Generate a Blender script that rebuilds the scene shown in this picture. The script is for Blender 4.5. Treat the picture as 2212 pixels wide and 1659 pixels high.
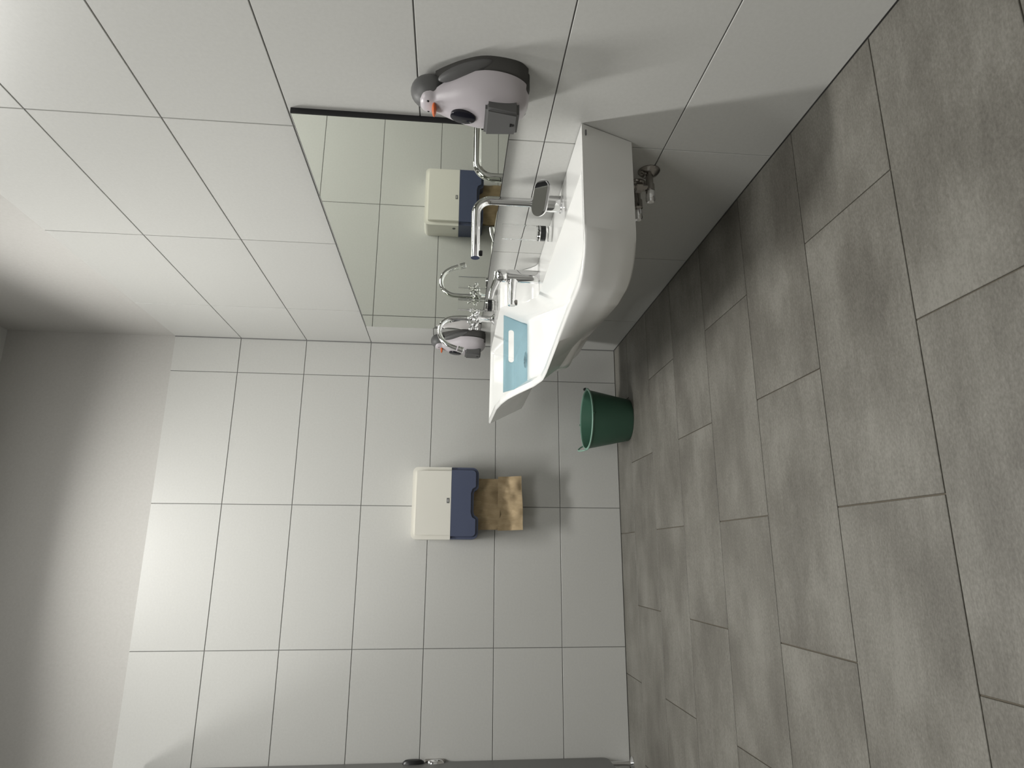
import bpy, bmesh, math, random
from mathutils import Matrix, Vector, noise
random.seed(4)
S = bpy.context.scene
for o in list(bpy.data.objects): bpy.data.objects.remove(o)
COL = S.collection

# ------------------------------------------------------------------ camera
cam_d = bpy.data.cameras.new('camera'); cam = bpy.data.objects.new('camera', cam_d); COL.objects.link(cam)
cam_d.sensor_width = 36; cam_d.lens = 22.573; cam_d.clip_start = .02
cx, cy, cz = (.0033112, -.0963695, -.9953401), (.9660787, -.2567180, .0280694), (-.2582267, -.9616698, .0922505)
cam.matrix_world = Matrix(((cx[0], cy[0], cz[0], -.98166), (cx[1], cy[1], cz[1], -2.96299), (cx[2], cy[2], cz[2], .79038), (0, 0, 0, 1)))
S.camera = cam
# ------------------------------------------------------------------ world, exposure (all light comes from the ceiling lights and added fill below)
w = bpy.data.worlds.new('world'); S.world = w; w.use_nodes = True
w.node_tree.nodes['Background'].inputs[0].default_value = (.5, .5, .5, 1); w.node_tree.nodes['Background'].inputs[1].default_value = .05
LAMP_MAIN, LAMP_STALL, LAMP_FILL = 26, 7.5, 25    # watts of each downward beam; the last one is added fill
vs = S.view_settings; vs.view_transform = 'Standard'; vs.look = 'None'; vs.gamma = 1; vs.use_curve_mapping = False
vs.exposure = -0.09

# ------------------------------------------------------------------ materials
def mat(name, col, rough=.5, metal=0, **kw):
    m = bpy.data.materials.new(name); m.use_nodes = True
    b = m.node_tree.nodes['Principled BSDF']
    b.inputs['Base Color'].default_value = (*col, 1); b.inputs['Roughness'].default_value = rough; b.inputs['Metallic'].default_value = metal
    for k, v in kw.items(): b.inputs[k.replace('_', ' ')].default_value = v
    return m
def nodes(m): return m.node_tree.nodes, m.node_tree.links, m.node_tree.nodes['Principled BSDF']
def speckle(m, c0, c1, scale, stretch=(1, 1, 1), detail=6, bump=0, per_object=0):
    n, l, b = nodes(m)
    tc = n.new('ShaderNodeNewGeometry'); mp = n.new('ShaderNodeMapping'); mp.inputs['Scale'].default_value = stretch
    l.new(tc.outputs['Position'], mp.inputs['Vector'])
    t = n.new('ShaderNodeTexNoise'); t.inputs['Scale'].default_value = scale; t.inputs['Detail'].default_value = detail; t.inputs['Roughness'].default_value = .65
    l.new(mp.outputs[0], t.inputs['Vector'])
    r = n.new('ShaderNodeValToRGB'); r.color_ramp.elements[0].position = .3; r.color_ramp.elements[1].position = .7
    r.color_ramp.elements[0].color = (*c0, 1); r.color_ramp.elements[1].color = (*c1, 1)
    l.new(t.outputs['Fac'], r.inputs['Fac']); out = r.outputs['Color']
    if per_object:
        oi = n.new('ShaderNodeObjectInfo'); mr = n.new('ShaderNodeMapRange'); mr.inputs['To Min'].default_value = 1 - per_object; mr.inputs['To Max'].default_value = 1 + per_object
        l.new(oi.outputs['Random'], mr.inputs['Value'])
        mx = n.new('ShaderNodeMix'); mx.data_type = 'RGBA'; mx.blend_type = 'MULTIPLY'; mx.inputs['Factor'].default_value = 1
        l.new(out, mx.inputs['A']); l.new(mr.outputs[0], mx.inputs['B']); out = mx.outputs['Result']
    l.new(out, b.inputs['Base Color'])
    if bump:
        bp = n.new('ShaderNodeBump'); bp.inputs['Strength'].default_value = bump; bp.inputs['Distance'].default_value = .002
        l.new(t.outputs['Fac'], bp.inputs['Height']); l.new(bp.outputs[0], b.inputs['Normal'])
    return m
M = {}
M['tile'] = speckle(mat('wall_tile', (.7, .7, .68), .38), (.535, .535, .515), (.57, .57, .55), 120, per_object=.012)
M['grout'] = mat('grey_grout', (.19, .19, .185), .9)
M['plaster'] = speckle(mat('plaster', (.6, .59, .57), .95), (.48, .47, .45), (.52, .51, .49), 90, bump=.15)
M['silicone'] = mat('silicone_joint', (.2, .2, .2), .5)
M['ceiling'] = mat('ceiling_paint', (.55, .55, .53), .95)
M['floor_grout'] = mat('floor_grout', (.115, .10, .077), .95)
def floor_mat():
    m = mat('floor_tile', (.2, .19, .17), .5); n, l, b = nodes(m)
    tc = n.new('ShaderNodeNewGeometry'); oi = n.new('ShaderNodeObjectInfo')
    off = n.new('ShaderNodeVectorMath'); off.operation = 'SCALE'; off.inputs['Scale'].default_value = 17; l.new(oi.outputs['Random'], off.inputs[0])
    ad = n.new('ShaderNodeVectorMath'); l.new(tc.outputs['Position'], ad.inputs[0]); l.new(off.outputs[0], ad.inputs[1])
    def nz(scale, st, det, rough):
        mp = n.new('ShaderNodeMapping'); mp.inputs['Scale'].default_value = st; l.new(ad.outputs[0], mp.inputs['Vector'])
        t = n.new('ShaderNodeTexNoise'); t.inputs['Scale'].default_value = scale; t.inputs['Detail'].default_value = det; t.inputs['Roughness'].default_value = rough
        l.new(mp.outputs[0], t.inputs['Vector']); return t.outputs['Fac']
    big = nz(4, (1, 1.6, 1), 3, .5); streak = nz(14, (1, 5, 1), 6, .7); fine = nz(160, (1, 1.8, 1), 3, .6)
    def mad(a, k, c):
        q = n.new('ShaderNodeMath'); q.operation = 'MULTIPLY_ADD'; l.new(a, q.inputs[0]); q.inputs[1].default_value = k
        if isinstance(c, float): q.inputs[2].default_value = c
        else: l.new(c, q.inputs[2])
        return q.outputs[0]
    v = mad(big, 1.3, mad(streak, .55, mad(fine, .95, -.845)))
    r = n.new('ShaderNodeValToRGB'); e = r.color_ramp.elements
    e[0].position = .15; e[0].color = (.095, .088, .076, 1); e[1].position = .9; e[1].color = (.214, .206, .183, 1)
    x = e.new(.5); x.color = (.142, .135, .117, 1)
    l.new(v, r.inputs['Fac']); l.new(r.outputs['Color'], b.inputs['Base Color'])
    bp = n.new('ShaderNodeBump'); bp.inputs['Strength'].default_value = .25; bp.inputs['Distance'].default_value = .001
    l.new(fine, bp.inputs['Height']); l.new(bp.outputs[0], b.inputs['Normal'])
    return m
M['floor'] = floor_mat()
M['ceramic'] = mat('white_ceramic', (.86, .86, .845), .16, Coat_Weight=.3, Coat_Roughness=.05)
M['chrome'] = mat('chrome', (.82, .82, .83), .05, 1)
M['dull_chrome'] = mat('dull_chrome', (.36, .34, .32), .16, 1)  # darker and a little rougher than the plain chrome
M['black'] = mat('black_plastic', (.008, .008, .009), .35)
M['navy'] = mat('black_window', (.006, .006, .012), .12)
M['edge'] = mat('mirror_edge', (.012, .012, .014), .5)
M['mirror'] = mat('mirror_glass', (.80, .825, .765), .015, 1)
M['acrylic'] = mat('clear_acrylic', (1, 1, 1), .02, Transmission_Weight=1, IOR=1.25)
M['blue'] = mat('blue_acrylic', (.42, .63, .72), .06, Transmission_Weight=.75, IOR=1.2)
M['pen_white'] = mat('white_plastic', (.53, .495, .525), .32)
M['pen_grey'] = mat('grey_plastic', (.105, .105, .105), .5)
M['pen_dark'] = mat('dark_grey_plastic', (.055, .053, .05), .55)
M['orange'] = mat('orange_plastic', (.62, .13, .03), .45)
M['ivory'] = mat('ivory_plastic', (.76, .745, .68), .28)
M['slate'] = mat('slate_blue_plastic', (.075, .09, .15), .3)
M['mark'] = mat('grey_print', (.12, .12, .12), .5)
M['mark_light'] = mat('light_print', (.45, .45, .44), .5)
M['paper'] = speckle(mat('brown_paper', (.45, .34, .2), .95), (.38, .285, .165), (.50, .385, .24), 60, (1, 1, .25), bump=.3)
M['bucket'] = mat('green_plastic', (.055, .14, .095), .45)
M['bucket_rim'] = mat('pale_green_plastic', (.25, .42, .34), .4)
M['hpl'] = mat('grey_laminate', (.13, .13, .125), .4)
M['lamp_white'] = mat('lamp_housing', (.8, .8, .8), .5)
def emit(name, k):
    m = mat(name, (1, 1, 1)); n, l, b = nodes(m)
    b.inputs['Emission Color'].default_value = (1, .985, .945, 1); b.inputs['Emission Strength'].default_value = k
    return m

# ------------------------------------------------------------------ object helpers (geometry is given in world metres)
def origin(o):
    v = Vector((0, 0, 0))
    while o: v = v + o.location; o = o.parent
    return v
def obj(name, VF, m, parent=None, loc=None, smooth=True, sharp=None):
    V, F = VF
    base = origin(parent) if parent else Vector((0, 0, 0))
    L = Vector(loc) if loc else Vector((0, 0, 0))
    me = bpy.data.meshes.new(name); me.from_pydata([tuple(Vector(v) - base - L) for v in V], [], F); me.update()
    bm = bmesh.new(); bm.from_mesh(me); bmesh.ops.remove_doubles(bm, verts=bm.verts, dist=1e-6); bmesh.ops.recalc_face_normals(bm, faces=bm.faces)
    if smooth:
        for f in bm.faces: f.smooth = True
        a = math.radians(sharp if sharp else 38)
        for e in bm.edges:
            if len(e.link_faces) == 2 and e.calc_face_angle(0) > a: e.smooth = False
    bm.to_mesh(me); bm.free(); me.materials.append(M[m] if isinstance(m, str) else m)
    o = bpy.data.objects.new(name, me); COL.objects.link(o); o.location = L
    if parent: o.parent = parent
    return o
def tag(o, label, cat=None, group=None, kind=None):
    o['label'] = label
    if cat: o['category'] = cat
    if group: o['group'] = group
    if kind: o['kind'] = kind
    return o
def thing(name, label, cat, loc, group=None):
    o = bpy.data.objects.new(name, None); COL.objects.link(o); o.location = loc; o.empty_display_size = .05
    return tag(o, label, cat, group)
def from_bm(bm):
    bm.verts.ensure_lookup_table(); bm.verts.index_update()
    V = [v.co.copy() for v in bm.verts]; F = [[v.index for v in f.verts] for f in bm.faces]; bm.free(); return V, F
def box(a, b, bev=0, seg=1):
    bm = bmesh.new(); bmesh.ops.create_cube(bm, size=1)
    for v in bm.verts: v.co = Vector([(a[i] + b[i]) / 2 + v.co[i] * (b[i] - a[i]) for i in range(3)])
    if bev: bmesh.ops.bevel(bm, geom=list(bm.edges), offset=bev, segments=seg, profile=.5, affect='EDGES')
    return from_bm(bm)
def join(*parts):
    V, F = [], []
    for v, f in parts:
        k = len(V); V += [Vector(p) for p in v]; F += [[i + k for i in q] for q in f]
    return V, F
def xf(VF, m): return [m @ Vector(v) for v in VF[0]], VF[1]
def frame(d):
    d = Vector(d).normalized(); a = Vector((0, 0, 1)) if abs(d.z) < .9 else Vector((1, 0, 0))
    x = a.cross(d).normalized(); return x, d.cross(x), d
def lathe(prof, o, d=(0, 0, 1), seg=32, cap=True):
    o = Vector(o); x, y, d = frame(d); V, F = [], []
    for r, h in prof:
        for k in range(seg):
            t = 2 * math.pi * k / seg; V.append(o + d * h + (x * math.cos(t) + y * math.sin(t)) * max(r, 1e-5))
    for i in range(len(prof) - 1):
        for k in range(seg): F.append([i * seg + k, i * seg + (k + 1) % seg, (i + 1) * seg + (k + 1) % seg, (i + 1) * seg + k])
    if cap: F.append(list(range(seg))); F.append(list(range((len(prof) - 1) * seg, len(prof) * seg)))
    return V, F
def spline(P, n=8):
    P = [Vector(p) for p in P]; out = []
    for i in range(len(P) - 1):
        a, b, c, d = P[max(i - 1, 0)], P[i], P[i + 1], P[min(i + 2, len(P) - 1)]
        for k in range(n):
            t = k / n; out.append(.5 * (2 * b + (c - a) * t + (2 * a - 5 * b + 4 * c - d) * t * t + (3 * b - a - 3 * c + d) * t ** 3))
    return out + [P[-1]]
def tube(P, r, seg=16, cap=True, flat=None):
    P = [Vector(p) for p in P]; V, F = [], []; n = len(P); up = None
    for i, p in enumerate(P):
        t = (P[min(i + 1, n - 1)] - P[max(i - 1, 0)]).normalized()
        if up is None: up = frame(t)[0]
        up = (up - t * up.dot(t)).normalized(); s = t.cross(up)
        q = r(i / (n - 1)) if callable(r) else r
        qa, qb = q if isinstance(q, tuple) else (q, q)
        for k in range(seg):
            a = 2 * math.pi * k / seg; V.append(p + up * math.cos(a) * qa + s * math.sin(a) * qb)
    for i in range(n - 1):
        for k in range(seg): F.append([i * seg + k, i * seg + (k + 1) % seg, (i + 1) * seg + (k + 1) % seg, (i + 1) * seg + k])
    if cap: F.append(list(range(seg))); F.append(list(range((n - 1) * seg, n * seg)))
    return V, F
def ellipsoid(c, r, rot=None, seg=24, rings=14):
    bm = bmesh.new(); bmesh.ops.create_uvsphere(bm, u_segments=seg, v_segments=rings, radius=1)
    m = Matrix.Translation(c) @ (rot.to_4x4() if rot else Matrix()) @ Matrix.Diagonal((*r, 1))
    for v in bm.verts: v.co = m @ v.co
    return from_bm(bm)
def lerp(tab, x):
    if x <= tab[0][0]: return tab[0][1]
    for (a, b), (c, d) in zip(tab, tab[1:]):
        if x <= c: return b + (d - b) * (x - a) / (c - a)
    return tab[-1][1]
def sm(t): t = min(1, max(0, t)); return t * t * (3 - 2 * t)
def copy_tree(o, parent=None):
    c = o.copy(); COL.objects.link(c); c.parent = parent
    for ch in list(o.children): copy_tree(ch, c)
    return c

# ------------------------------------------------------------------ the room
XL, YF, ZT, ZC = -3.3, -4.4, 2.078, 2.81          # left wall, entry wall, top of the tiles, ceiling
H6, TH, TW, J = .2821, .3, .6, .0028              # first joint height, tile height and width, joint
floor = tag(obj('floor', box((XL, YF, -.1), (0, 0, -.0035)), 'floor_grout', smooth=False), 'grey concrete-look tiled floor laid in half bond', 'floor', kind='structure')
wr = tag(obj('wall_right', box((.003, YF, -.1), (.12, .12, ZC)), 'grout', smooth=False), 'right wall with pale grey tiles carrying the mirror and basin', 'wall', kind='structure')
wb = tag(obj('wall_back', box((XL, .003, -.1), (.003, .12, ZC)), 'grout', smooth=False), 'back wall with pale grey tiles carrying the towel dispenser', 'wall', kind='structure')
obj('plaster', box((.0012, YF, ZT), (.01, .002, ZC)), 'plaster', wr, smooth=False)
obj('plaster', box((XL, .0012, ZT), (.0012, .01, ZC)), 'plaster', wb, smooth=False)
wl = tag(obj('wall_left', box((XL - .12, YF, -.1), (XL, .12, ZC)), 'tile', smooth=False), 'plain pale wall on the left beyond the partition', 'wall', kind='structure')
wf = tag(obj('wall_front', box((XL - .12, YF - .12, -.1), (.12, YF, ZC)), 'tile', smooth=False), 'plain pale wall behind the viewer', 'wall', kind='structure')
cl = tag(obj('ceiling', box((XL - .12, YF - .12, ZC), (.12, .12, ZC + .1)), 'ceiling', smooth=False), 'plain painted ceiling', 'ceiling', kind='structure')
tag(obj('trim_1', box((-.0035, -.0035, 0), (0, 0, ZT)), 'silicone', smooth=False), 'grey silicone joint in the corner between the tiled walls', 'trim', kind='structure')

def slab(w, h, t, bev):                            # a tile lying in its own xy plane, face up at z=0, worn arris
    V = [(0, 0, -t), (w, 0, -t), (w, h, -t), (0, h, -t), (0, 0, -bev), (w, 0, -bev), (w, h, -bev), (0, h, -bev), (bev, bev, 0), (w - bev, bev, 0), (w - bev, h - bev, 0), (bev, h - bev, 0)]
    F = [[3, 2, 1, 0]] + [[i, (i + 1) % 4, 4 + (i + 1) % 4, 4 + i] for i in range(4)] + [[4 + i, 4 + (i + 1) % 4, 8 + (i + 1) % 4, 8 + i] for i in range(4)] + [[8, 9, 10, 11]]
    return V, F
CACHE = {}
def tile(name, w, h, mname, parent, mtx, t=.003, bev=.0008):
    k = (round(w, 4), round(h, 4), mname)
    if k not in CACHE:
        V, F = slab(w, h, t, bev); me = bpy.data.meshes.new(name); me.from_pydata(V, [], F); me.update(); me.materials.append(M[mname]); CACHE[k] = me
    o = bpy.data.objects.new(name, CACHE[k]); COL.objects.link(o); o.parent = parent; o.matrix_local = mtx
    return o
rows = [(0, H6)] + [(H6 + i * TH, H6 + (i + 1) * TH) for i in range(5)] + [(H6 + 5 * TH, ZT)]
# back wall: local x runs along -X, local y up, face towards -Y
mb = Matrix(((-1, 0, 0, 0), (0, 0, -1, 0), (0, 1, 0, 0), (0, 0, 0, 1)))
mr_ = Matrix(((0, 0, -1, 0), (-1, 0, 0, 0), (0, 1, 0, 0), (0, 0, 0, 1)))
def tile_wall(parent, base, first, end):
    xs = [0]; x = first
    while x < end: xs.append(x); x += TW
    xs.append(end)
    for z0, z1 in rows:
        for a, b in zip(xs, xs[1:]):
            g = J / 2
            a2 = a + (g if a else .003); z2 = z0 + (g if z0 else .002)
            z3 = z1 - (g if z1 < ZT else 0); 
            tile('tile', b - g - a2, z3 - z2, 'tile', parent, base @ Matrix.Translation((a2, z2, 0)) )
tile_wall(wb, mb, .1674, -XL); tile_wall(wr, mr_, .4069, -YF)
# floor: courses .2955 deep, tiles .5905 long, every other course shifted by half a tile
FW, FH = .591, .2955
ys = [0, -.2225]
while ys[-1] > YF: ys.append(max(ys[-1] - FH, YF))
mf = Matrix(((-1, 0, 0, 0), (0, -1, 0, 0), (0, 0, 1, 0), (0, 0, 0, 1)))
for i, (a, b) in enumerate(zip(ys, ys[1:])):
    xs = [0]; x = -.2925 if i % 2 == 0 else -.588
    while x > XL: xs.append(x); x -= FW
    xs.append(XL)
    for p, q in zip(xs, xs[1:]):
        g = .0014
        tile('floor_tile', p - q - 2 * g, a - b - 2 * g, 'floor', floor, mf @ Matrix.Translation((-p + g, -a + g, 0)), .0034, .0007)

# ------------------------------------------------------------------ ceiling lights and an added fill panel
GLOW, BEAM = .85, 144                             # diffuser glow per watt of beam, beam angle of the louvred optic
def ceiling_light(x, y, n, k, label, wd=.13):
    t = thing('ceiling_light', label, 'lamp', (x, y, ZC), 'linear ceiling lights'); h = n / 2; v = wd / 2
    obj('housing', box((x - h - .02, y - v - .02, ZC - .035), (x + h + .02, y + v + .02, ZC), .006, 2), 'lamp_white', t)
    obj('diffuser', box((x - h, y - v, ZC - .038), (x + h, y + v, ZC - .033)), emit('diffuser_%d' % k, k * GLOW * .091 / (n * wd)), t, smooth=False)
    ld = bpy.data.lights.new('beam', 'AREA'); ld.shape = 'RECTANGLE'; ld.size = n; ld.size_y = wd; ld.energy = k; ld.spread = math.radians(BEAM); ld.color = (1, .99, .955)
    lo_ = bpy.data.objects.new('beam', ld); COL.objects.link(lo_); lo_.parent = t; lo_.location = (0, 0, -.040)
ceiling_light(-.98, -.90, .7, LAMP_MAIN, 'linear ceiling light nearest the basin')
ceiling_light(-2.25, -.95, .30, LAMP_STALL, 'short ceiling light beyond the grey partition')
ceiling_light(-1.25, -2.9, 1.2, LAMP_FILL, 'wide fill light panel added out of view towards the entry wall', 1.2)  # unseen panel added as soft fill for the near wall and floor

# ------------------------------------------------------------------ mirror
t = thing('mirror', 'wide frameless wall mirror with dark edge above the white basin', 'mirror', (0, -.965, .672))
obj('backing', box((-.0135, -1.674, .672), (0, -.262, 1.174)), 'edge', t, smooth=False)
obj('glass', box((-.0145, -1.672, .674), (-.0130, -.264, 1.1725)), 'mirror', t, smooth=False)

# ------------------------------------------------------------------ wash trough
Y0, Y1 = -1.687, -.268
def rim_x(y):                                     # outer front rim
    x = lerp([(-1.687, .372), (-1.5, .384), (-1.25, .412), (-1.0, .440), (-.66, .442), (-.27, .436)], y)
    r = .105
    if y < Y0 + r: x = x - r + r * math.sqrt(max(0, 1 - (1 - (y - Y0) / r) ** 2))
    return x
def rim_z(y): return lerp([(-1.687, .506), (-1.06, .506), (-1.0, .509), (-.92, .528), (-.82, .569), (-.74, .597), (-.66, .614), (-.56, .625), (-.27, .631)], y)
def deck_z(y): return .506 + .122 * sm((y + .935) / .14)
def floor_z(y): return .41 + .112 * sm((y + .98) / .2)
def bot_z(y): return lerp([(-1.687, .37), (-.95, .37), (-.87, .385), (-.77, .43), (-.66, .465), (-.58, .477), (-.27, .482)], y)
def bot_x(y):
    x = lerp([(-1.687, .352), (-1.5, .362), (-1.37, .352), (-1.14, .325), (-.87, .332), (-.6, .35), (-.27, .362)], y)
    r = .105
    if y < Y0 + r: x = x - r + r * math.sqrt(max(0, 1 - (1 - (y - Y0) / r) ** 2))
    return x
def bot_y(y): return y + .058 * (1 - sm((y - Y0) / .5))
DK, RT, WL = .12, .020, .042                      # deck width, rim thickness, width of the sloping inner walls
st = [Y0 + .105 * (1 - math.cos(math.pi / 2 * k / 14)) for k in range(15)]
while st[-1] < Y1 - .07: st.append(st[-1] + .0105)
n0 = st[-1]; st += [n0 + (Y1 - n0) * k / 12 for k in range(1, 13)]
def soft(t):                                      # straight wall with small radii at rim and floor
    t = min(1, max(0, t)); return t if .12 < t < .8 else (t * t / .24 + .06 if t <= .12 else 1 - (1 - t) ** 2 / .4) if t > .12 else t * t / .24 + t * .5
V, F = [], []
def top_h(x, y, xo):
    dz, rz, fz = deck_z(y), rim_z(y), floor_z(y)
    ye = min(y - Y0, Y1 - y)
    k = sm((x - DK) / (xo - RT - DK)) if xo - RT > DK else 0
    edge = dz * (1 - k) + rz * k
    d = min(x - DK, xo - RT - x, ye - RT)
    h = edge - (edge - fz) * soft(d / WL) if d > 0 else edge
    return h
cols = None
for y in st:
    xo = rim_x(y); xi = xo - RT
    us = [.0015 + (DK - .0015) * k / 5 for k in range(6)] + [DK + WL * k / 9 for k in range(1, 10)]
    a, b = us[-1], xi - WL
    us += [a + (b - a) * k / 14 for k in range(1, 15)] + [xi - WL + WL * k / 9 for k in range(1, 10)] + [xi + .006, xi + .013, xi + .018, xo]
    row = []
    for j, x in enumerate(us):
        h = top_h(x, y, xo)
        if j == len(us) - 1: h -= .006
        if j == len(us) - 2: h -= .0015
        yy = y
        row.append((-x, yy, h))
    # outer face, rim down to the underside, then back to the wall
    zt = row[-1][2]; zb, xb, yb = bot_z(y), bot_x(y), bot_y(y)
    for s in (.33, .66, .94):
        row.append((-(xo + (xb - xo) * s), y + (yb - y) * s, zt + (zb - zt) * s))
    row.append((-(xb - .008), yb, zb))
    for s in (.5, .004): row.append((-xb * s, yb, zb))
    if cols is None: cols = len(row)
    V += row
n = len(st)
for i in range(n - 1):
    for j in range(cols - 1): F.append([i * cols + j, (i + 1) * cols + j, (i + 1) * cols + j + 1, i * cols + j + 1])
F.append(list(range(cols))); F.append([(n - 1) * cols + j for j in range(cols)])
basin = thing('wash_trough', 'long white ceramic two-level wash trough fixed to the right wall', 'wash basin', (0, -1.0, .37))
obj('trough', (V, F), 'ceramic', basin, sharp=50)
def drain(x, y, z): return lathe([(.001, .0035), (.016, .0035), (.018, .0055), (.026, .005), (.031, .001), (.031, -.004)], (x, y, z), seg=32)
dr = obj('drain', drain(-.28, -.70, .522), 'chrome', basin); obj('drain_hole', lathe([(.0155, .0042), (.0150, .0045), (.001, .0045)], (-.28, -.70, .522), seg=24), 'black', dr)
dr = obj('drain', drain(-.26, -1.3, .410), 'chrome', basin); obj('drain_hole', lathe([(.0155, .0042), (.0150, .0045), (.001, .0045)], (-.26, -1.3, .410), seg=24), 'black', dr)
obj('waste_pipe', join(lathe([(.030, 0), (.030, -.03), (.019, -.034), (.019, -.06), (.028, -.064), (.028, -.110), (.018, -.122)], (-.13, -1.05, .372)), tube([(-.13, -1.05, .285), (-.001, -1.05, .285)], .014)), 'dull_chrome', basin)
obj('maker_mark', box((-.030, -1.6868, .4945), (-.017, -1.681, .4975)), 'mark', basin, smooth=False)

# blue dam plate dropped into the upper trough
yp = -.752
def plate(y0, y1):
    out = [(-.124, .610), (-.420, .610), (-.392, .523), (-.160, .523)]
    sx0, sx1, s0, s1, r = -.308, -.183, .572, .592, .0095
    hole = []
    for c, a0 in (((sx0 + r, s0 + r), 180), ((sx1 - r, s0 + r), 270), ((sx1 - r, s1 - r), 0), ((sx0 + r, s1 - r), 90)):
        for k in range(7):
            a = math.radians(a0 + 15 * k); hole.append((c[0] + r * math.cos(a), c[1] + r * math.sin(a)))
    bm = bmesh.new(); geo = []
    for loop in (out, hole):
        vs_ = [bm.verts.new((p[0], y0, p[1])) for p in loop]
        for k in range(len(vs_)): geo.append(bm.edges.new((vs_[k], vs_[(k + 1) % len(vs_)])))
    bmesh.ops.triangle_fill(bm, edges=geo, use_beauty=True)
    r_ = bmesh.ops.extrude_face_region(bm, geom=list(bm.faces))
    for v in [g for g in r_['geom'] if isinstance(g, bmesh.types.BMVert)]: v.co.y = y1
    return from_bm(bm)
tag(obj('dam_plate', plate(yp - .003, yp + .003), 'blue', loc=(-.27, yp, .523), smooth=False), 'translucent blue plate with a slot standing across the white trough', 'dam plate')

# ------------------------------------------------------------------ taps
# tall angular swivel spout with a paddle lever
a0 = Vector((-.05, -1.408, .506))
t = thing('basin_tap', 'chrome tap with tall right-angled spout and broad paddle lever', 'tap', a0, 'taps on the trough')
obj('body', lathe([(.0245, 0), (.0245, .003), (.0225, .005), (.0225, .072), (.020, .079), (.0135, .083), (.0125, .088)], a0), 'chrome', t)
sp = [a0 + Vector((0, 0, .082)), a0 + Vector((0, 0, .19))] + [a0 + Vector((-.042 + .042 * math.cos(q), 0, .192 + .042 * math.sin(q))) for q in [math.pi / 2 * k / 10 for k in range(11)]] + [a0 + Vector((-.172, 0, .234))]
sp = [Vector(p) for p in sp]
spout = obj('spout', tube(sp, .0118, 24), 'chrome', t)
obj('aerator', lathe([(.0075, 0), (.0075, -.0085), (.0065, -.0095)], a0 + Vector((-.158, 0, .2245)), seg=20), 'black', spout)
def capsule(L, W, T, n=14):
    pts = [(math.cos(math.radians(90 + 180 * k / n)) * W / 2 - L / 2 + W / 2, math.sin(math.radians(90 + 180 * k / n)) * W / 2) for k in range(n + 1)] + [(math.cos(math.radians(-90 + 180 * k / n)) * W / 2 + L / 2 - W / 2, math.sin(math.radians(-90 + 180 * k / n)) * W / 2) for k in range(n + 1)]
    bm = bmesh.new(); f = bm.faces.new([bm.verts.new((p[0], p[1], -T / 2)) for p in pts])
    r_ = bmesh.ops.extrude_face_region(bm, geom=[f])
    for v in [g for g in r_['geom'] if isinstance(g, bmesh.types.BMVert)]: v.co.z = T / 2
    bmesh.ops.bevel(bm, geom=[e for e in bm.edges if abs(e.verts[0].co.z - e.verts[1].co.z) < 1e-6], offset=T * .3, segments=2, affect='EDGES')
    return from_bm(bm)
def basis(x, zhint):
    x = Vector(x).normalized(); z = Vector(zhint); z = (z - x * z.dot(x)).normalized(); y = z.cross(x)
    return Matrix((x, y, z)).transposed().to_4x4()
lv = capsule(.098, .048, .012)
obj('lever', xf(lv, Matrix.Translation((-.058, -1.448, .569)) @ basis((.9, -.38, -.12), (-.30, -.62, .62))), 'chrome', t)
obj('lever_neck', tube([(-.05, -1.408, .556), (-.055, -1.442, .566)], .014, 20), 'chrome', t)

# single-lever mixer with an upswept blade
c0 = Vector((-.062, -.953, .505))
t = thing('basin_tap', 'chrome single-lever mixer with straight spout beside the step in the trough', 'tap', c0, 'taps on the trough')
obj('body', lathe([(.0225, -.004), (.0225, .106), (.0205, .112)], c0), 'chrome', t)
spout = obj('spout', tube([c0 + Vector((0, 0, .088)), c0 + Vector((-.03, -.001, .092)), c0 + Vector((-.07, -.002, .094)), c0 + Vector((-.108, -.003, .095))], lambda s: (.017 - .006 * s, .0185 - .006 * s), 20), 'chrome', t)
obj('aerator', lathe([(.0095, 0), (.0095, -.012), (.0085, -.013)], c0 + Vector((-.097, -.003, .089)), seg=20), 'dull_chrome', spout)
cap = obj('lever_cap', lathe([(.0190, .113), (.0222, .118), (.0222, .136), (.019, .143), (.010, .146)], c0), 'chrome', t)
obj('lever', tube(spline([c0 + Vector((.012, 0, .140)), c0 + Vector((-.02, 0, .147)), c0 + Vector((-.055, 0, .160)), c0 + Vector((-.085, 0, .166))], 5), lambda s: (.0035, .014 - .006 * s) , 16), 'chrome', cap)

# swan-neck tap with two cross handles on the upper ledge
d0 = Vector((-.062, -.535, .628))
t = thing('basin_tap', 'chrome two-handle tap with curved swan-neck spout on the upper ledge', 'tap', d0, 'taps on the trough')
obj('base', lathe([(.024, -.006), (.024, .004), (.016, .010), (.0125, .014), (.0115, .05), (.016, .058), (.016, .082), (.011, .09)], d0), 'chrome', t)
arc = [d0 + Vector((0, 0, .08)), d0 + Vector((0, 0, .15)), d0 + Vector((-.006, 0, .185)), d0 + Vector((-.028, 0, .212)), d0 + Vector((-.062, 0, .220)), d0 + Vector((-.096, 0, .207)), d0 + Vector((-.118, 0, .178)), d0 + Vector((-.128, 0, .152))]
spout = obj('spout', tube(spline(arc, 6), .0098, 20), 'chrome', t)
obj('aerator', lathe([(.0122, 0), (.0122, .022), (.010, .024)], d0 + Vector((-.130, 0, .145)), (-.3, 0, -1), 20), 'chrome', spout)
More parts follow.
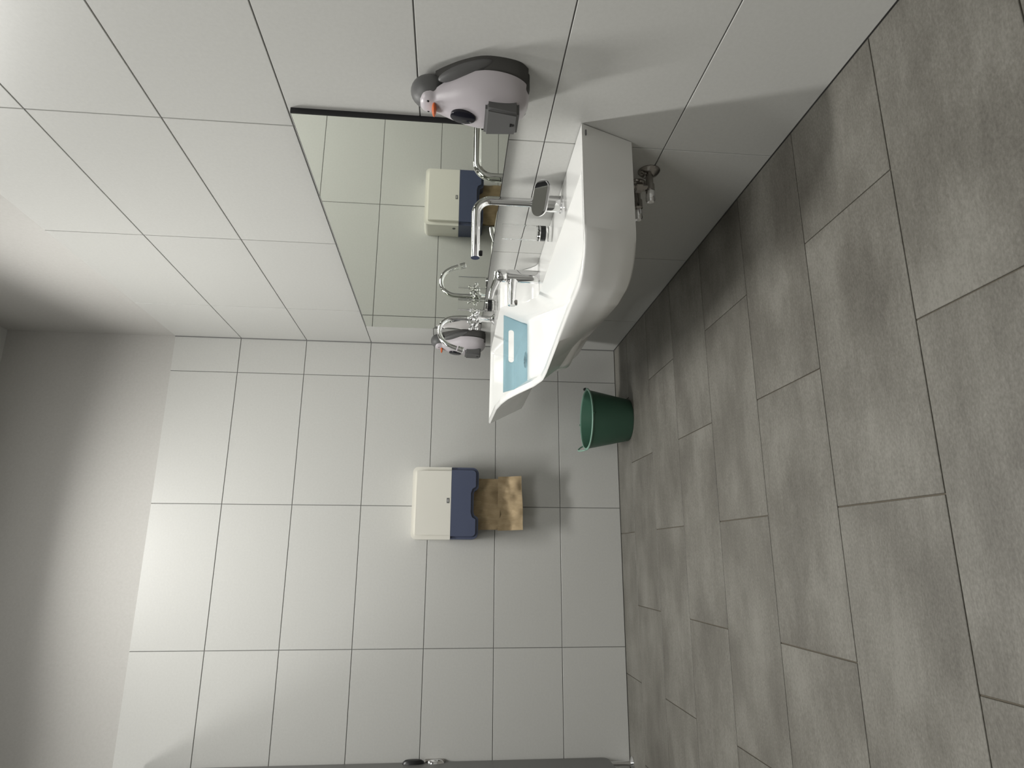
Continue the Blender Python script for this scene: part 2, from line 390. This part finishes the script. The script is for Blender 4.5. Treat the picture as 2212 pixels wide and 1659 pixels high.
for s in (-1, 1):
    dr_ = Vector((-.12, s * .75, .35)).normalized(); h0 = d0 + Vector((0, s * .012, .066))
    hd = obj('handle', lathe([(.0115, 0), (.0115, .024), (.016, .030), (.016, .038), (.009, .042)], h0, dr_, 20), 'chrome', t)
    c = h0 + dr_ * .052; x, y, z = frame(dr_); g = ellipsoid(c, (.010, .010, .010), seg=16, rings=10); parts = [g]
    for k in range(4):
        u = (x * math.cos(k * math.pi / 2 + .5) + y * math.sin(k * math.pi / 2 + .5))
        parts.append(tube([c, c + u * .018], .0058, 12)); parts.append(ellipsoid(c + u * .021, (.0078,) * 3, seg=12, rings=8))
    obj('cross', join(*parts), 'chrome', hd)

# clear cylinders with black and chrome collars
def cylinder(x, y, z, label):
    t = thing('acrylic_cylinder', label, 'cylinder', (x, y, z), 'clear cylinders on the trough ledge'); p = (x, y, z)
    obj('foot', lathe([(.023, -.002), (.023, .013), (.017, .015), (.017, .022)], p, seg=40), 'acrylic', t)
    obj('collar', lathe([(.0225, .0215), (.0225, .0375)], p, seg=40), 'black', t)
    obj('ring', lathe([(.0245, .0375), (.0245, .040), (.019, .046), (.004, .047)], p, seg=40), 'chrome', t)
    obj('tube', lathe([(.0228, .0405), (.0228, .15), (.0212, .15), (.0212, .0470)], p, seg=40, cap=False), 'acrylic', t)
cylinder(-.052, -1.243, .506, 'clear cylinder with black collar between the angular tap and the mixer')
cylinder(-.060, -.675, .628, 'clear cylinder with black collar beside the swan-neck tap')

# ------------------------------------------------------------------ angle valves under the trough
t = thing('angle_valve', 'dark chrome angle valve with wall rosette below the trough', 'valve', (0, -1.512, .29))
obj('rosette', lathe([(.029, 0), (.029, .002), (.024, .008), (.011, .013)], (0, -1.512, .29), (-1, 0, 0), 28), 'dull_chrome', t)
obj('stem', lathe([(.0095, .008), (.0095, .04), (.012, .041), (.012, .058), (.0085, .06)], (0, -1.512, .29), (-1, 0, 0), 20), 'dull_chrome', t)
obj('knob', lathe([(.009, .058), (.0125, .062), (.0125, .086), (.009, .092), (.003, .093)], (0, -1.512, .29), (-1, 0, 0), 12), 'chrome', t)
obj('outlet', join(tube([(-.050, -1.512, .29), (-.050, -1.512, .33)], .0095, 16), lathe([(.014, 0), (.014, .016)], (-.050, -1.512, .312), seg=6)), 'dull_chrome', t)
obj('supply_hose', tube(spline([(-.05, -1.512, .325), (-.05, -1.51, .345), (-.052, -1.47, .385)], 5), .006, 12), 'dull_chrome', t)
t = thing('angle_valve', 'second dark angle valve further back tight under the trough', 'valve', (0, -1.450, .306))
obj('rosette', lathe([(.026, 0), (.026, .002), (.022, .008), (.011, .013)], (0, -1.450, .306), (-1, 0, 0), 28), 'dull_chrome', t)
obj('stem', lathe([(.0095, .008), (.0095, .05), (.0135, .052), (.0135, .075), (.0085, .08)], (0, -1.450, .306), (-1, 0, 0), 20), 'dull_chrome', t)
obj('knob', lathe([(.009, .078), (.0125, .082), (.0125, .104), (.009, .110), (.003, .111)], (0, -1.450, .306), (-1, 0, 0), 12), 'chrome', t)
obj('outlet', join(tube([(-.062, -1.450, .306), (-.062, -1.450, .352)], .0095, 16), lathe([(.014, 0), (.014, .016)], (-.062, -1.450, .326), seg=6)), 'dull_chrome', t)

# ------------------------------------------------------------------ penguin soap dispensers
def penguin(y0, z0, label):
    t = thing('soap_dispenser', label, 'soap dispenser', (0, y0, z0), 'penguin soap dispensers')
    def loft(tab, full, n=20, power=2.3):         # tab: (z, half width, start depth, end depth)
        V, F = [], []
        for z, w, d0, d1 in tab:
            for k in range(n + 1):
                a = math.pi * k / n; c, s = math.cos(a), math.sin(a)
                e = 2 / power
                V.append((-(d0 + (d1 - d0) * abs(s) ** e), y0 + w * math.copysign(abs(c) ** e, c), z0 + z))
        m = n + 1
        for i in range(len(tab) - 1):
            for k in range(n): F.append([i * m + k, i * m + k + 1, (i + 1) * m + k + 1, (i + 1) * m + k])
            F.append([i * m + n, i * m, (i + 1) * m, (i + 1) * m + n])
        F.append(list(range(m))); F.append([(len(tab) - 1) * m + k for k in range(m)])
        return V, F
    def fine(tab, n=4):
        P = spline([(*r[:3],) for r in tab], n); Q = [p[3] for p in tab]; out = []
        for i, p in enumerate(P):
            q = i / n; k = min(int(q), len(tab) - 2); f = q - k
            a, b, c, d = Q[max(k - 1, 0)], Q[k], Q[k + 1], Q[min(k + 2, len(Q) - 1)]
            out.append((p.x, max(p.y, .0005), p.z, .5 * (2 * b + (c - a) * f + (2 * a - 5 * b + 4 * c - d) * f * f + (3 * b - a - 3 * c + d) * f ** 3)))
        return out
    obj('back_shell', loft(fine([(.010, .050, 0, .042), (.03, .068, 0, .048), (.07, .077, 0, .050), (.11, .076, 0, .050), (.15, .060, 0, .048), (.185, .038, 0, .044), (.203, .024, 0, .042)]), 0), 'pen_dark', t)
    obj('hood', ellipsoid((-.034, y0, z0 + .2150), (.0335, .0375, .0395)), 'pen_grey', t)
    obj('belly', loft(fine([(.006, .026, .034, .055), (.016, .046, .033, .070), (.04, .063, .032, .083), (.075, .072, .031, .090), (.11, .071, .031, .092), (.145, .060, .033, .088), (.175, .045, .038, .081), (.193, .035, .044, .075), (.203, .029, .048, .072), (.214, .030, .050, .072), (.226, .026, .053, .070), (.233, .015, .056, .065)]), 0, power=2.2), 'pen_white', t)
    for s in (-1, 1):                             # wing on each side of the back
        obj('wing', ellipsoid((-.024, y0 + s * .0585, z0 + .140), (.0135, .0165, .060), Matrix.Rotation(s * .26, 3, 'X') @ Matrix.Rotation(-.24, 3, 'Y')), 'pen_grey', t)
        obj('eye', ellipsoid((-.0685, y0 + s * .0155, z0 + .2165), (.0022, .0028, .0028), seg=12, rings=8), 'black', t)
    bk = obj('beak', join(ellipsoid((-.076, y0, z0 + .204), (.014, .016, .0048))), 'orange', t)
    obj('window', xf(lathe([(.027, -.012), (.027, .001), (.025, .002)], (0, 0, 0), (-1, 0, 0), 32), Matrix.Translation((-.0905, y0, z0 + .143)) @ Matrix.Rotation(.10, 4, 'Y') @ Matrix.Diagonal((1, .72, 1.0, 1)) ), 'navy', t)
    # push lever at the lower front
    z1, z2 = z0 + .027, z0 + .098
    LV, LF = box((0, -1, 0), (1, 1, 1), .0)
    bm = bmesh.new(); bmesh.ops.create_cube(bm, size=.08); bmesh.ops.bevel(bm, geom=list(bm.edges), offset=.007, segments=3, affect='EDGES'); LV, LF = from_bm(bm)
    def warp(v):
        q, h, d = v.z / .08 + .5, v.y / .04, v.x / .08 + .5       # height, side, depth (0 = front)
        return (-.050 - (.053 - .004 * q) * (1 - d), y0 + h * (.034 + .011 * q), z1 + (z2 - z1) * q)
    pl = obj('push_lever', ([warp(v) for v in LV], LF), 'pen_grey', t)
    # embossed hand symbol: palm and fingers
    hx = Vector((-.1022, y0, z1 + .012)); sym = [box(hx + Vector((-.0012, -.003, -.003)), hx + Vector((.001, .003, .001)))]
    for k in range(4): sym.append(box(hx + Vector((-.0014, -.0045 + k * .0024, .002)), hx + Vector((.001, -.0032 + k * .0024, .0055))))
    obj('hand_symbol', join(*sym), 'black', pl, smooth=False)
    obj('foot', box((-.046, y0 - .042, z0 + .006), (-.003, y0 + .042, z0 + .022), .004, 2), 'pen_dark', t)
    return t
p1 = penguin(-1.797, .641, 'penguin-shaped soap dispenser overlapping the mirror end nearest the camera')
p2 = copy_tree(p1); p2.location = (0, -.155, .640); p2['label'] = 'penguin-shaped soap dispenser by the far corner, behind the swan-neck spout'

# ------------------------------------------------------------------ paper towel dispenser
X0, X1, ZA, ZM, ZB, DP = -.916, -.606, .663, .783, .951, .132
t = thing('towel_dispenser', 'ivory and slate-blue paper towel dispenser on the back wall', 'towel dispenser', ((X0 + X1) / 2, 0, ZA))
def shell(pts, y0, y1, bev=.016, seg=3):
    bm = bmesh.new(); f = bm.faces.new([bm.verts.new((x, y0, z)) for x, z in pts])
    r_ = bmesh.ops.extrude_face_region(bm, geom=[f]); fr = [g for g in r_['geom'] if isinstance(g, bmesh.types.BMVert)]
    for v in fr: v.co.y = y1
    return bm
def rounded(x0, x1, z0, z1, rs, n=6):
    out = []
    for (cx_, cz_, a0_, r) in ((x0 + rs[0], z0 + rs[0], 180, rs[0]), (x1 - rs[1], z0 + rs[1], 270, rs[1]), (x1 - rs[2], z1 - rs[2], 0, rs[2]), (x0 + rs[3], z1 - rs[3], 90, rs[3])):
        if r < 1e-4: out.append((cx_, cz_)); continue
        for k in range(n + 1):
            a = math.radians(a0_ + 90 * k / n); out.append((cx_ + r * math.cos(a), cz_ + r * math.sin(a)))
    return out
bm = shell(rounded(X0, X1, ZM, ZB, (0, 0, .022, .022)), 0, -DP)
bmesh.ops.bevel(bm, geom=[e for e in bm.edges if all(abs(v.co.y + DP) < 1e-5 for v in e.verts) and not all(abs(v.co.z - ZM) < 1e-5 for v in e.verts)], offset=.018, segments=4, affect='EDGES')
cover = obj('cover', from_bm(bm), 'ivory', t)
lo = [p for p in rounded(X0 + .001, X1 - .001, ZA, ZM - .001, (.028, .028, 0, 0))]
xm = (X0 + X1) / 2; i0 = max(i for i, p in enumerate(lo) if p[1] < ZA + 1e-4 and p[0] < xm) + 1
notch = [(xm - .068, ZA), (xm - .060, ZA + .004), (xm - .052, ZA + .017), (xm - .040, ZA + .021), (xm + .040, ZA + .021), (xm + .052, ZA + .017), (xm + .060, ZA + .004), (xm + .068, ZA)]
lo = lo[:i0] + notch + lo[i0:]
bm = shell(lo, 0, -DP)
bmesh.ops.bevel(bm, geom=[e for e in bm.edges if all(abs(v.co.y + DP) < 1e-5 for v in e.verts) and not all(abs(v.co.z - ZM + .001) < 1e-5 for v in e.verts)], offset=.013, segments=3, affect='EDGES')
obj('lower_cover', from_bm(bm), 'slate', t, sharp=30)
obj('seam', box((X0 + .004, -DP + .003, ZM - .001), (X1 - .004, -.004, ZM)), 'mark', t, smooth=False)
em = obj('emblem', box((xm - .002, -DP - .0008, ZM + .007), (xm + .020, -DP + .001, ZM + .018), .0), 'mark', cover, smooth=False)
obj('emblem_oval', xf(lathe([(.0042, 0), (.0042, .0006)], (0, 0, 0), (0, -1, 0), 20), Matrix.Translation((xm + .009, -DP - .0007, ZM + .0125)) @ Matrix.Diagonal((1.7, 1, .7, 1))), 'mark_light', em)
obj('lock', lathe([(.0075, -.002), (.0075, .0012), (.005, .0018)], (X1 + .0005, -.085, ZM + .022), (1, 0, 0), 20), 'mark', cover)
# the paper towel hanging out of it
def sheet(x0, x1, z0, z1, y, n=28, m=26, amp=.004, seed=0, skew=0, flare=0):
    V, F = [], []
    for j in range(m + 1):
        s = j / m; z = z1 + (z0 - z1) * s
        for i in range(n + 1):
            r = i / n; x = x0 + (x1 - x0) * r + skew * s
            zz = z + .004 * math.sin(r * 3 + seed) * s
            q = Vector((x * 14, z * 9 + seed, seed))
            yy = y - flare * s - amp * (noise.noise(q) * 1.3 + 1.6 * abs(noise.noise(q * 1.7 + Vector((3, 0, 0)))) + .5 * noise.noise(q * 3.1)) - .010 * s * (1 - s) * math.sin(r * 5 + seed)
            V.append((x, yy, zz))
    for j in range(m):
        for i in range(n): F.append([j * (n + 1) + i, j * (n + 1) + i + 1, (j + 1) * (n + 1) + i + 1, (j + 1) * (n + 1) + i])
    k = len(V); V2 = [(x, yy + .0012, z) for x, yy, z in V]
    return V + V2, F + [[a + k for a in reversed(f)] for f in F]
tw = thing('paper_towel', 'crumpled brown paper towel hanging from the dispenser', 'paper towel', (xm, -.06, .465))
obj('upper_fold', sheet(-.872, -.648, .562, .684, -.058, seed=1.3, amp=.012), 'paper', tw)
obj('lower_fold', sheet(-.876, -.640, .468, .574, -.066, seed=4.1, amp=.010, flare=.012, skew=.004), 'paper', tw)
obj('back_sheet', sheet(-.868, -.652, .475, .684, -.042, seed=7.7, amp=.004), 'paper', tw)

# ------------------------------------------------------------------ bucket
bx, by = -.392, -.196
t = thing('bucket', 'green plastic bucket on the floor against the back wall', 'bucket', (bx, by, 0))
obj('pail', lathe([(.001, .006), (.088, .006), (.129, .190), (.1325, .190), (.0935, .004), (.090, 0), (.001, 0)][::-1], (bx, by, 0), seg=64, cap=False), 'bucket', t)
obj('rim', lathe([(.1285, .186), (.1285, .1925), (.1335, .1925), (.1345, .189), (.1335, .186)], (bx, by, 0), seg=64, cap=False), 'bucket_rim', t)
R_ = .1365; arc = []
for k in range(29):
    g = math.radians(-4 - 172 * k / 28); arc.append((bx + math.cos(g) * R_, by + math.sin(g) * R_, .1915))
arc += spline([(bx - .1365, by - .003, .193), (bx - .1400, by + .008, .208), (bx - .1385, by + .030, .220), (bx - .1300, by + .058, .219), (bx - .1160, by + .078, .204), (bx - .1080, by + .084, .190)], 5)
obj('handle', tube(arc, .0034, 10), 'bucket_rim', t)
obj('ear', lathe([(.008, -.002), (.008, .006), (.005, .008)], (bx + .1345, by - .006, .194), (1, 0, .5), 16), 'black', t)
for s in (-1, 1): obj('pivot', lathe([(.006, 0), (.006, .006), (.004, .008)], (bx, by + s * .1315, .189), (0, s, 0), 14), 'bucket', t)

# ------------------------------------------------------------------ grey cubicle partition at the left edge
t = thing('cubicle_partition', 'dark grey cubicle partition at the far left against the back wall', 'partition', (-1.81, -.7, 0))
pts = []
for (yy, zz, a0_, r) in ((-.012 - .03, .10 + .03, 270, .03), (-.012 - .03, 1.985 - .03, 0, .03), (-1.45 + .03, 1.985 - .03, 90, .03), (-1.45 + .03, .10 + .03, 180, .03)):
    for k in range(7):
        a = math.radians(a0_ + 15 * k); pts.append((yy + r * math.cos(a), zz + r * math.sin(a)))
bm = bmesh.new(); f_ = bm.faces.new([bm.verts.new((-1.826, y, z)) for y, z in pts]); r_ = bmesh.ops.extrude_face_region(bm, geom=[f_])
for v in [g for g in r_['geom'] if isinstance(g, bmesh.types.BMVert)]: v.co.x = -1.797
obj('panel', from_bm(bm), 'hpl', t, smooth=False)
for y in (-.05, -1.40):
    obj('leg', lathe([(.026, 0), (.026, .006), (.009, .014), (.009, .105)], (-1.8115, y, 0), seg=24), 'chrome', t)
obj('wall_bracket', box((-1.835, -.020, .78), (-1.788, 0, .86), .003, 1), 'dull_chrome', t)
lt = obj('latch', xf(lathe([(.030, 0), (.028, .008), (.022, .014), (.010, .016)], (0, 0, 0), (1, 0, 0), 24), Matrix.Translation((-1.797, -.030, .905)) @ Matrix.Diagonal((1, .6, 1.5, 1))), 'black', t)
obj('latch_knob', xf(lathe([(.022, 0), (.020, .008), (.014, .013), (.004, .014)], (0, 0, 0), (1, 0, 0), 20), Matrix.Translation((-1.797, -.030, .815)) @ Matrix.Diagonal((1, .6, 1.5, 1))), 'chrome', lt)
